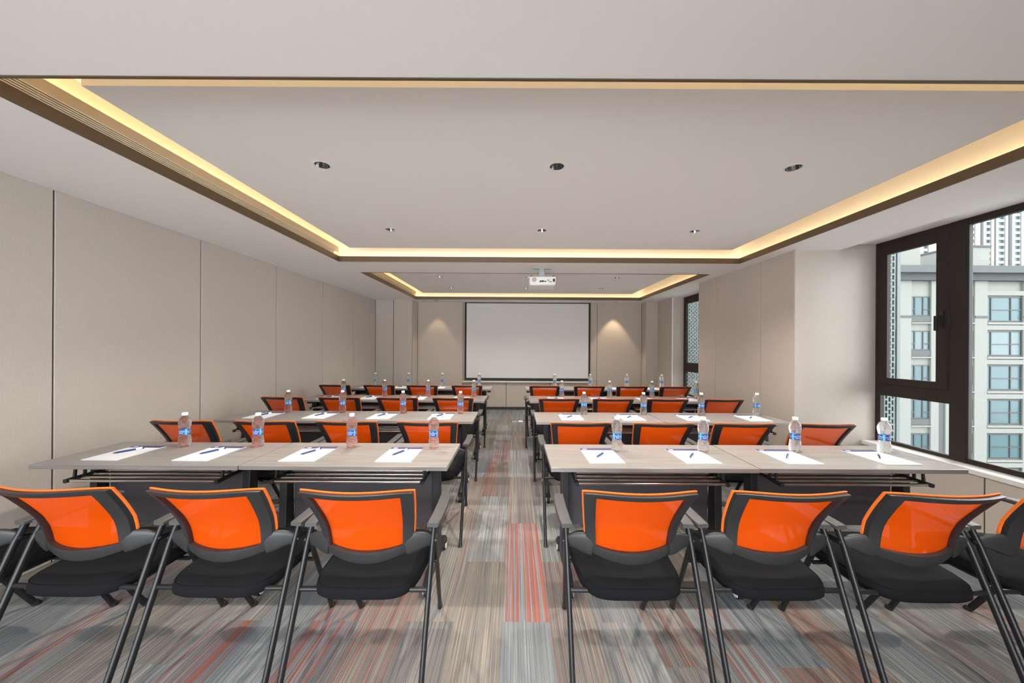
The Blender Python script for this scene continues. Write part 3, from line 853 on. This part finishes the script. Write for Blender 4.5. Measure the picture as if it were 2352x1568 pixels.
# ------------------------------------------------------------------ bottle
BP = [(0.0225, 0.0), (0.0290, 0.002), (0.0325, 0.010), (0.0340, 0.024), (0.0342, 0.038), (0.0335, 0.052), (0.0318, 0.066), (0.0296, 0.077), (0.0281, 0.086),
      (0.0277, 0.10), (0.0279, 0.116), (0.0290, 0.127), (0.0320, 0.142), (0.0342, 0.156), (0.0342, 0.168), (0.0324, 0.180), (0.0280, 0.191), (0.0215, 0.201), (0.0160, 0.207), (0.0136, 0.210), (0.0134, 0.216)]
def dense(p, n):
    out = []
    for (a, b) in zip(p[:-1], p[1:]):
        for k in range(n): out.append((a[0] + (b[0] - a[0]) * k / n, a[1] + (b[1] - a[1]) * k / n))
    return out + [p[-1]]
def wrinkle(r, z, a):
    if z < 0.012: return r * (1 + 0.05 * math.cos(5 * a) * (1 - z / 0.012))
    if 0.082 < z < 0.125 or z > 0.196: return r
    k = 1.0 if z < 0.2 else 0
    return r + k * (0.0009 * math.sin(z * 640 + 2.0 * math.sin(a * 2 + 1) + 0.9 * math.sin(5 * a)) + 0.0006 * math.sin(6 * a + z * 160))
def make_bottle():
    b = empty('water_bottle', (0, 0, 0))
    MB().lathe(dense(BP, 6), 56, fn=wrinkle).build('bottle_body', M['bottle'], b, smooth=True)
    MB().lathe([(0.0158, 0.2135), (0.0163, 0.2145), (0.0163, 0.229), (0.0150, 0.2315)], 28).build('cap', M['cap'], b, smooth='auto')
    lb = MB(); n = 48; z0, z1 = 0.084, 0.123; rr = 0.0292
    for k in range(n):
        a0, a1 = 2 * math.pi * k / n, 2 * math.pi * (k + 1) / n
        am = (a0 + a1) / 2 - 1.5 * math.pi   # angle from the -y side
        am = (am + math.pi) % (2 * math.pi) - math.pi
        mi = 0 if abs(am) < 0.80 or 1.15 < abs(am) < 2.3 else 1
        lb.add([(rr * math.cos(a0), rr * math.sin(a0), z0), (rr * math.cos(a1), rr * math.sin(a1), z0), (rr * math.cos(a1), rr * math.sin(a1), z1), (rr * math.cos(a0), rr * math.sin(a0), z1)], [(0, 1, 2, 3)], mi)
    lo = lb.build('label', [M['label_blue'], M['label_cyan']], b, smooth=True)
    tx = MB()
    for body, size, zc in (('AQUAFINA', 0.0095, 0.1065), ('\u7eaf\u6c34\u4e50', 0.0095, 0.0955)):
        v, f = text_mesh(body, size, 'lettering')
        if not v: continue
        for off in (-1.72, 0.0, 1.72):
            tx.add([(0.02945 * math.sin(p.x * 0.9 / 0.0295 + off), -0.02945 * math.cos(p.x * 0.9 / 0.0295 + off), zc + p.y) for p in v], f)
    # small mountain mark above the name
    for off in (-1.72, 0.0, 1.72):
        for (cx, w, h) in ((-0.002, 0.004, 0.004), (0.002, 0.004, 0.003)):
            q = [(cx - w / 2, 0.1145), (cx + w / 2, 0.1145), (cx, 0.1145 + h)]
            tx.add([(0.02945 * math.sin(p[0] / 0.0295 + off), -0.02945 * math.cos(p[0] / 0.0295 + off), p[1]) for p in q], [(0, 1, 2)])
    tx.build('lettering', M['print_white'], lo, recalc=False)
    return b
BX = {'left': [[-2.245, -1.75, -1.105, -0.545], [-2.34, -1.78, -1.15, -0.555], [-2.36, -1.79, -1.19, -0.56], [-2.41, -1.84, -1.25, -0.61]],
      'right': [[2.47, 1.885, 1.26, 0.685], [2.50, 1.92, 1.33, 0.72], [2.51, 1.90, 1.316, 0.655], [2.545, 1.94, 1.31, 0.694]]}
BY = {'left': [0.37, 0.375, 0.365, 0.37], 'right': [0.325, 0.36, 0.35, 0.345]}
bottle0 = make_bottle()
first = True
for side in ('left', 'right'):
    for r in range(4):
        for k in range(4):
            o = bottle0 if first else copy_tree(bottle0); first = False
            o.location = (BX[side][r][k], TY[r] + BY[side][r] + random.uniform(-0.01, 0.01), 0.7505)
            o.rotation_euler = (0, 0, R(random.uniform(-9, 9)))
            tag(o, 'clear water bottle on the %s tables, %s block, %s' % (ROWW[r], side, place_word(side, k)), 'water bottle', 'water bottles on the tables')

# ------------------------------------------------------------------ notepads and pens
def make_pad():
    p = empty('notepad', (0, 0, 0))
    MB().box(-0.1075, 0.1075, -0.145, 0.145, 0, 0.004).build('paper', M['paper'], p)
    hb = MB().box(-0.1075, 0.1075, 0.104, 0.145, 0.0038, 0.0046).build('header_band', M['navy'], p)
    MB().box(-0.092, -0.063, 0.118, 0.130, 0.0044, 0.0049).build('logo_print', M['print_white'], hb)
    return p
def make_pen():
    p = empty('ballpoint_pen', (0, 0, 0))
    MB().sweep([(0, -0.070, 0.006), (0, -0.066, 0.006), (0, -0.052, 0.006), (0, 0.0, 0.006), (0, 0.066, 0.006), (0, 0.069, 0.006)],
               [(0.0008, 0.0008), (0.0025, 0.0025), (0.0052, 0.0052), (0.006, 0.006), (0.0055, 0.0055), (0.004, 0.004)], 14).build('barrel', M['pen'], p, smooth='auto')
    MB().box(-0.0022, 0.0022, 0.026, 0.062, 0.011, 0.0142).build('clip', M['pen_clip'], p, bevel=0.001)
    MB().lathe([(0.0063, 0.030), (0.0063, 0.058)], 14, c=(0, 0, 0.006), axis='y').build('grip_band', M['pen_clip'], p, smooth='auto')
    return p
PX = {'left': [-2.47, -1.925, -1.29, -0.715], 'right': [2.335, 1.755, 1.14, 0.556]}
pad0, pen0 = make_pad(), make_pen()
first = True
for side in ('left', 'right'):
    for r in range(4):
        for k in range(4):
            pd = pad0 if first else copy_tree(pad0)
            pn = pen0 if first else copy_tree(pen0)
            first = False
            px, py = PX[side][k] + random.uniform(-0.01, 0.01), TY[r] + 0.222
            pd.location = (px, py, 0.7505); pd.rotation_euler = (0, 0, R(random.uniform(-1, 1)))
            if side == 'left': pn.location = (px - 0.012, py + 0.025, 0.7546); a = -26
            else: pn.location = (px + 0.0, py + 0.0, 0.7546); a = -41
            pn.rotation_euler = (0, 0, R(a + random.uniform(-4, 4)))
            w = (ROWW[r], side, place_word(side, k))
            tag(pd, 'white notepad with navy header on the %s tables, %s block, %s' % w, 'notepad', 'notepads on the tables')
            tag(pn, 'navy ballpoint pen on the notepad, %s tables, %s block, %s' % w, 'pen', 'pens on the notepads')

# ------------------------------------------------------------------ floor socket and its cable
fb = empty('floor_socket', (0.06, 6.60, 0))
tag(fb, 'flat steel floor socket box in the aisle near the screen', 'floor socket')
MB().box(-0.10, 0.0, -0.05, 0.05, 0.0, 0.004).build('cover_plate', M['grey_metal'], fb, bevel=0.001)
MB().box(0.02, 0.11, -0.05, 0.05, 0.0, 0.012).build('open_lid', M['hub'], fb, bevel=0.003)
cb = MB().tube([(0.16, 6.60, 0.010), (0.20, 6.62, 0.030), (0.25, 6.66, 0.028), (0.32, 6.66, 0.008), (0.42, 6.60, 0.007), (0.50, 6.42, 0.007), (0.55, 6.05, 0.007)], 0.005, 8).build('power_cable', M['tyre'], None, smooth='auto')
tag(cb, 'thin black cable running from the floor socket to the right', 'cable')

# ------------------------------------------------------------------ outside: perforated screens, apartment block, tower
def lattice(name, x0, x1, y, z0, z1, px, pz, label, m):
    mb = MB()
    nc = int((x1 - x0) / px); b = px * 0.36; hb = pz * 0.27; th = px * 0.5
    for i in range(nc + 1):
        xx = x0 + i * px
        mb.box(xx, xx + b, y, y + th, z0, z1)
        if i < nc:
            z = z0 + (0.5 * pz if i % 2 else 0)
            while z < z1 - hb:
                mb.box(xx + b, xx + px, y, y + th, z, z + hb); z += pz
    mb.box(x1, x1 + px, y, y + th, z0, z1)
    o = mb.build(name, m, None, recalc=False)
    MB().box(x0, x1 - 0.5 * px, y + 0.10, y + 0.16, z0, z1).build('shade_backing', M['lattice_back'], o)  # dark sheet added so the lattice holes look shaded
    return tag(o, label, 'lattice screen')
lattice('lattice_screen', 3.98, 6.05, 5.40, -1.0, 4.4, 0.0505, 0.0990, 'pale green lattice screen outside the near window', M['lattice'])
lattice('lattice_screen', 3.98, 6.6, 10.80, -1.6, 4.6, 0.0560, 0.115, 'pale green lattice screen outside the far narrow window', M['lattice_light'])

FD = 30.0; K = FD / 784.0
def fx(px): return (px - 1182) * K
def fz(py): return CAMZ + (797 - py) * K
ap = empty('apartment_building', (0, 0, 0))
tag(ap, 'cream tiled apartment block with grey cornice across the street', 'building')
FX0, FX1 = 14.0, 62.0
ZBOT = -22.0
zc0 = fz(639)
MB().box(FX0, FX1, FD + 0.2, FD + 12, ZBOT, zc0).build('wall', M['facade'], ap)
MB().box(FX0 - 0.3, FX1 + 0.3, FD - 0.25, FD + 12, zc0, zc0 + 0.62).build('cornice_band', M['cornice_band'], ap)
MB().box(FX0 - 0.6, FX1 + 0.6, FD - 0.6, FD + 12, zc0 + 0.62, fz(607)).build('cornice', M['facade_grey'], ap)
# repeating bay: pier, small window column, pier, slot, pier, big window column; measured bay starts at px 2062
bayw = fx(2351) - fx(2062)
pier_me = {}
floors = [674.5 + 79 * k for k in range(-0, 9)]
def bar_box(name, x0, x1, y0, y1, z0, z1, m, par):
    return MB().box(x0, x1, y0, y1, z0, z1).build(name, m, par)
NB = 0
for bx in range(-1, 2):
    ox = fx(2062) + bx * bayw
    def X(p): return ox + (p - 2062) * K
    for (a, b) in ((2062, 2093), (2139, 2157), (2173, 2200), (2239, 2268)):
        bar_box('pier', X(a), X(b), FD, FD + 0.2, ZBOT, zc0, M['facade'], ap)
    bar_box('louvre_strip', X(2157), X(2173), FD + 0.1, FD + 0.2, ZBOT, fz(640), M['facade_grey'], ap)
    for fi, fy_ in enumerate(floors):
        for (a, b, h, sp) in ((2093, 2139, 45, 14), (2200, 2239, 45, 14), (2268, 2351, 57, 0)):
            zt, zb = fz(fy_), fz(fy_ + h)
            w = empty('window', (X(a), FD + 0.10, zb)); w.parent = ap
            W_, H_ = X(b) - X(a), zt - zb
            f = MB()
            t = 0.09
            f.box(0, t, 0, 0.1, 0, H_).box(W_ - t, W_, 0, 0.1, 0, H_).box(t, W_ - t, 0, 0.1, 0, t).box(t, W_ - t, 0, 0.1, H_ - t, H_)
            if h == 45:
                f.box(W_ * 0.22, W_ * 0.22 + t, 0, 0.1, t, H_ - t).box(W_ * 0.64, W_ * 0.64 + t, 0, 0.1, t, H_ - t).box(t, W_ * 0.22, 0, 0.1, H_ * .3, H_ * .3 + t).box(W_ * .64 + t, W_ - t, 0, 0.1, H_ * .3, H_ * .3 + t)
            else:
                f.box(W_ * 0.13, W_ * 0.13 + t, 0, 0.1, t, H_ - t).box(W_ * 0.68, W_ * 0.68 + t, 0, 0.1, t, H_ - t).box(W_ * .13 + t, W_ * .68, 0, .1, H_ * .45, H_ * .45 + .06).box(W_ * .68 + t, W_ - t, 0, 0.1, H_ * .45, H_ * .45 + t)
            f.build('window_frame', M['far_frame'], w)
            lite = (fi * 7 + a) % 5 == 0
            MB().box(t, W_ - t, 0.055, 0.065, t, H_ - t).build('pane', M['far_glass_light'] if lite else M['far_glass'], w)
            if sp:
                bar_box('spandrel', X(a), X(b), FD + 0.04, FD + 0.2, zb - sp * K, zb - 0.02, M['spandrel'], ap)
                bar_box('ledge', X(a), X(b) + 0.05, FD - 0.03, FD + 0.2, zb - (sp + 4) * K, zb - (sp + 1) * K, M['facade'], ap)
            else:
                bar_box('ledge', X(a), X(b), FD - 0.04, FD + 0.2, zb - 7 * K, zb - 2 * K, M['facade'], ap)
                bar_box('ledge', X(a), X(b), FD + 0.0, FD + 0.2, zt + 0.1, zt + 0.5, M['facade'], ap)
    for (a, b) in ((2062, 2093), (2239, 2268)):
        bar_box('string_course', X(a), X(b), FD - 0.05, FD, fz(724), fz(719), M['facade_grey'], ap)
# roof-top structures
ph = empty('roof_block', (0, 0, 0)); ph.parent = ap
MB().box(fx(2200) * 1.07, fx(2268) * 1.07, FD + 2, FD + 8, fz(610), CAMZ + (797 - 562) * K * 1.07).build('block_wall', M['facade'], ph)
MB().box(fx(2198) * 1.07, fx(2270) * 1.07, FD + 1.9, FD + 8, CAMZ + (797 - 562) * K * 1.07, CAMZ + (797 - 558) * K * 1.07).build('block_coping', M['facade_grey'], ph)
zr = fz(606)
MB().hexa([(fx(1990), FD + 2, zr), (fx(2175), FD + 2, zr), (fx(2175), FD + 9, zr), (fx(1990), FD + 9, zr)],
          [(fx(1990), FD + 2, zr + 0.2), (fx(2175), FD + 2, zr + 2.6), (fx(2175), FD + 9, zr + 2.6), (fx(1990), FD + 9, zr + 0.2)]).build('roof_parapet', M['facade'], ph)

# far tower
TDIST = 172.0; TK = TDIST / 784.0
def tx_(px): return (px - 1182) * TK
def tz_(py): return CAMZ + (797 - py) * TK
tw = empty('tower_block', (0, 0, 0))
tag(tw, 'tall white residential tower with columns of windows far behind', 'building')
cols_ = [(2225, 2239), (2264, 2276), (2292, 2308), (2330, 2345), (2366, 2380)]
T0, T1_ = 2060, 2420
MB().box(tx_(T0), tx_(T1_), TDIST + 1.5, TDIST + 25, -20, tz_(250)).build('tower_body', M['facade_grey'], tw)
prev = T0
for (a, b) in ((2060, 2072), (2084, 2096), (2108, 2120), (2132, 2150), (2160, 2224), (2239, 2250), (2258, 2264), (2276, 2282), (2287, 2292), (2308, 2314), (2324, 2330), (2345, 2352), (2358, 2366), (2380, 2420)):
    MB().box(tx_(a), tx_(b), TDIST, TDIST + 1.5, -20, tz_(252)).build('pier', M['facade_white'], tw)
tw_me = {}
for (a, b) in [(2072, 2084), (2096, 2108), (2120, 2132)] + cols_:
    wdt = tx_(b) - tx_(a)
    wm = MB().box(0, wdt, 0.4, 1.5, 0, 1.35).mesh('slab_band', M['facade_white'])
    gm = MB().box(0.15, wdt - 0.15, 0.9, 1.0, 1.35, 2.95).mesh('window', M['far_glass'])
    for k in range(16):
        z = tz_(612) + 3.0 * k
        link('slab_band', wm, tw, (tx_(a), TDIST, z))
        link('window', gm, tw, (tx_(a), TDIST, z))
st = struct('street_ground', MB().box(-60, 260, -60, 300, -22.6, -22.0), M['asphalt'])
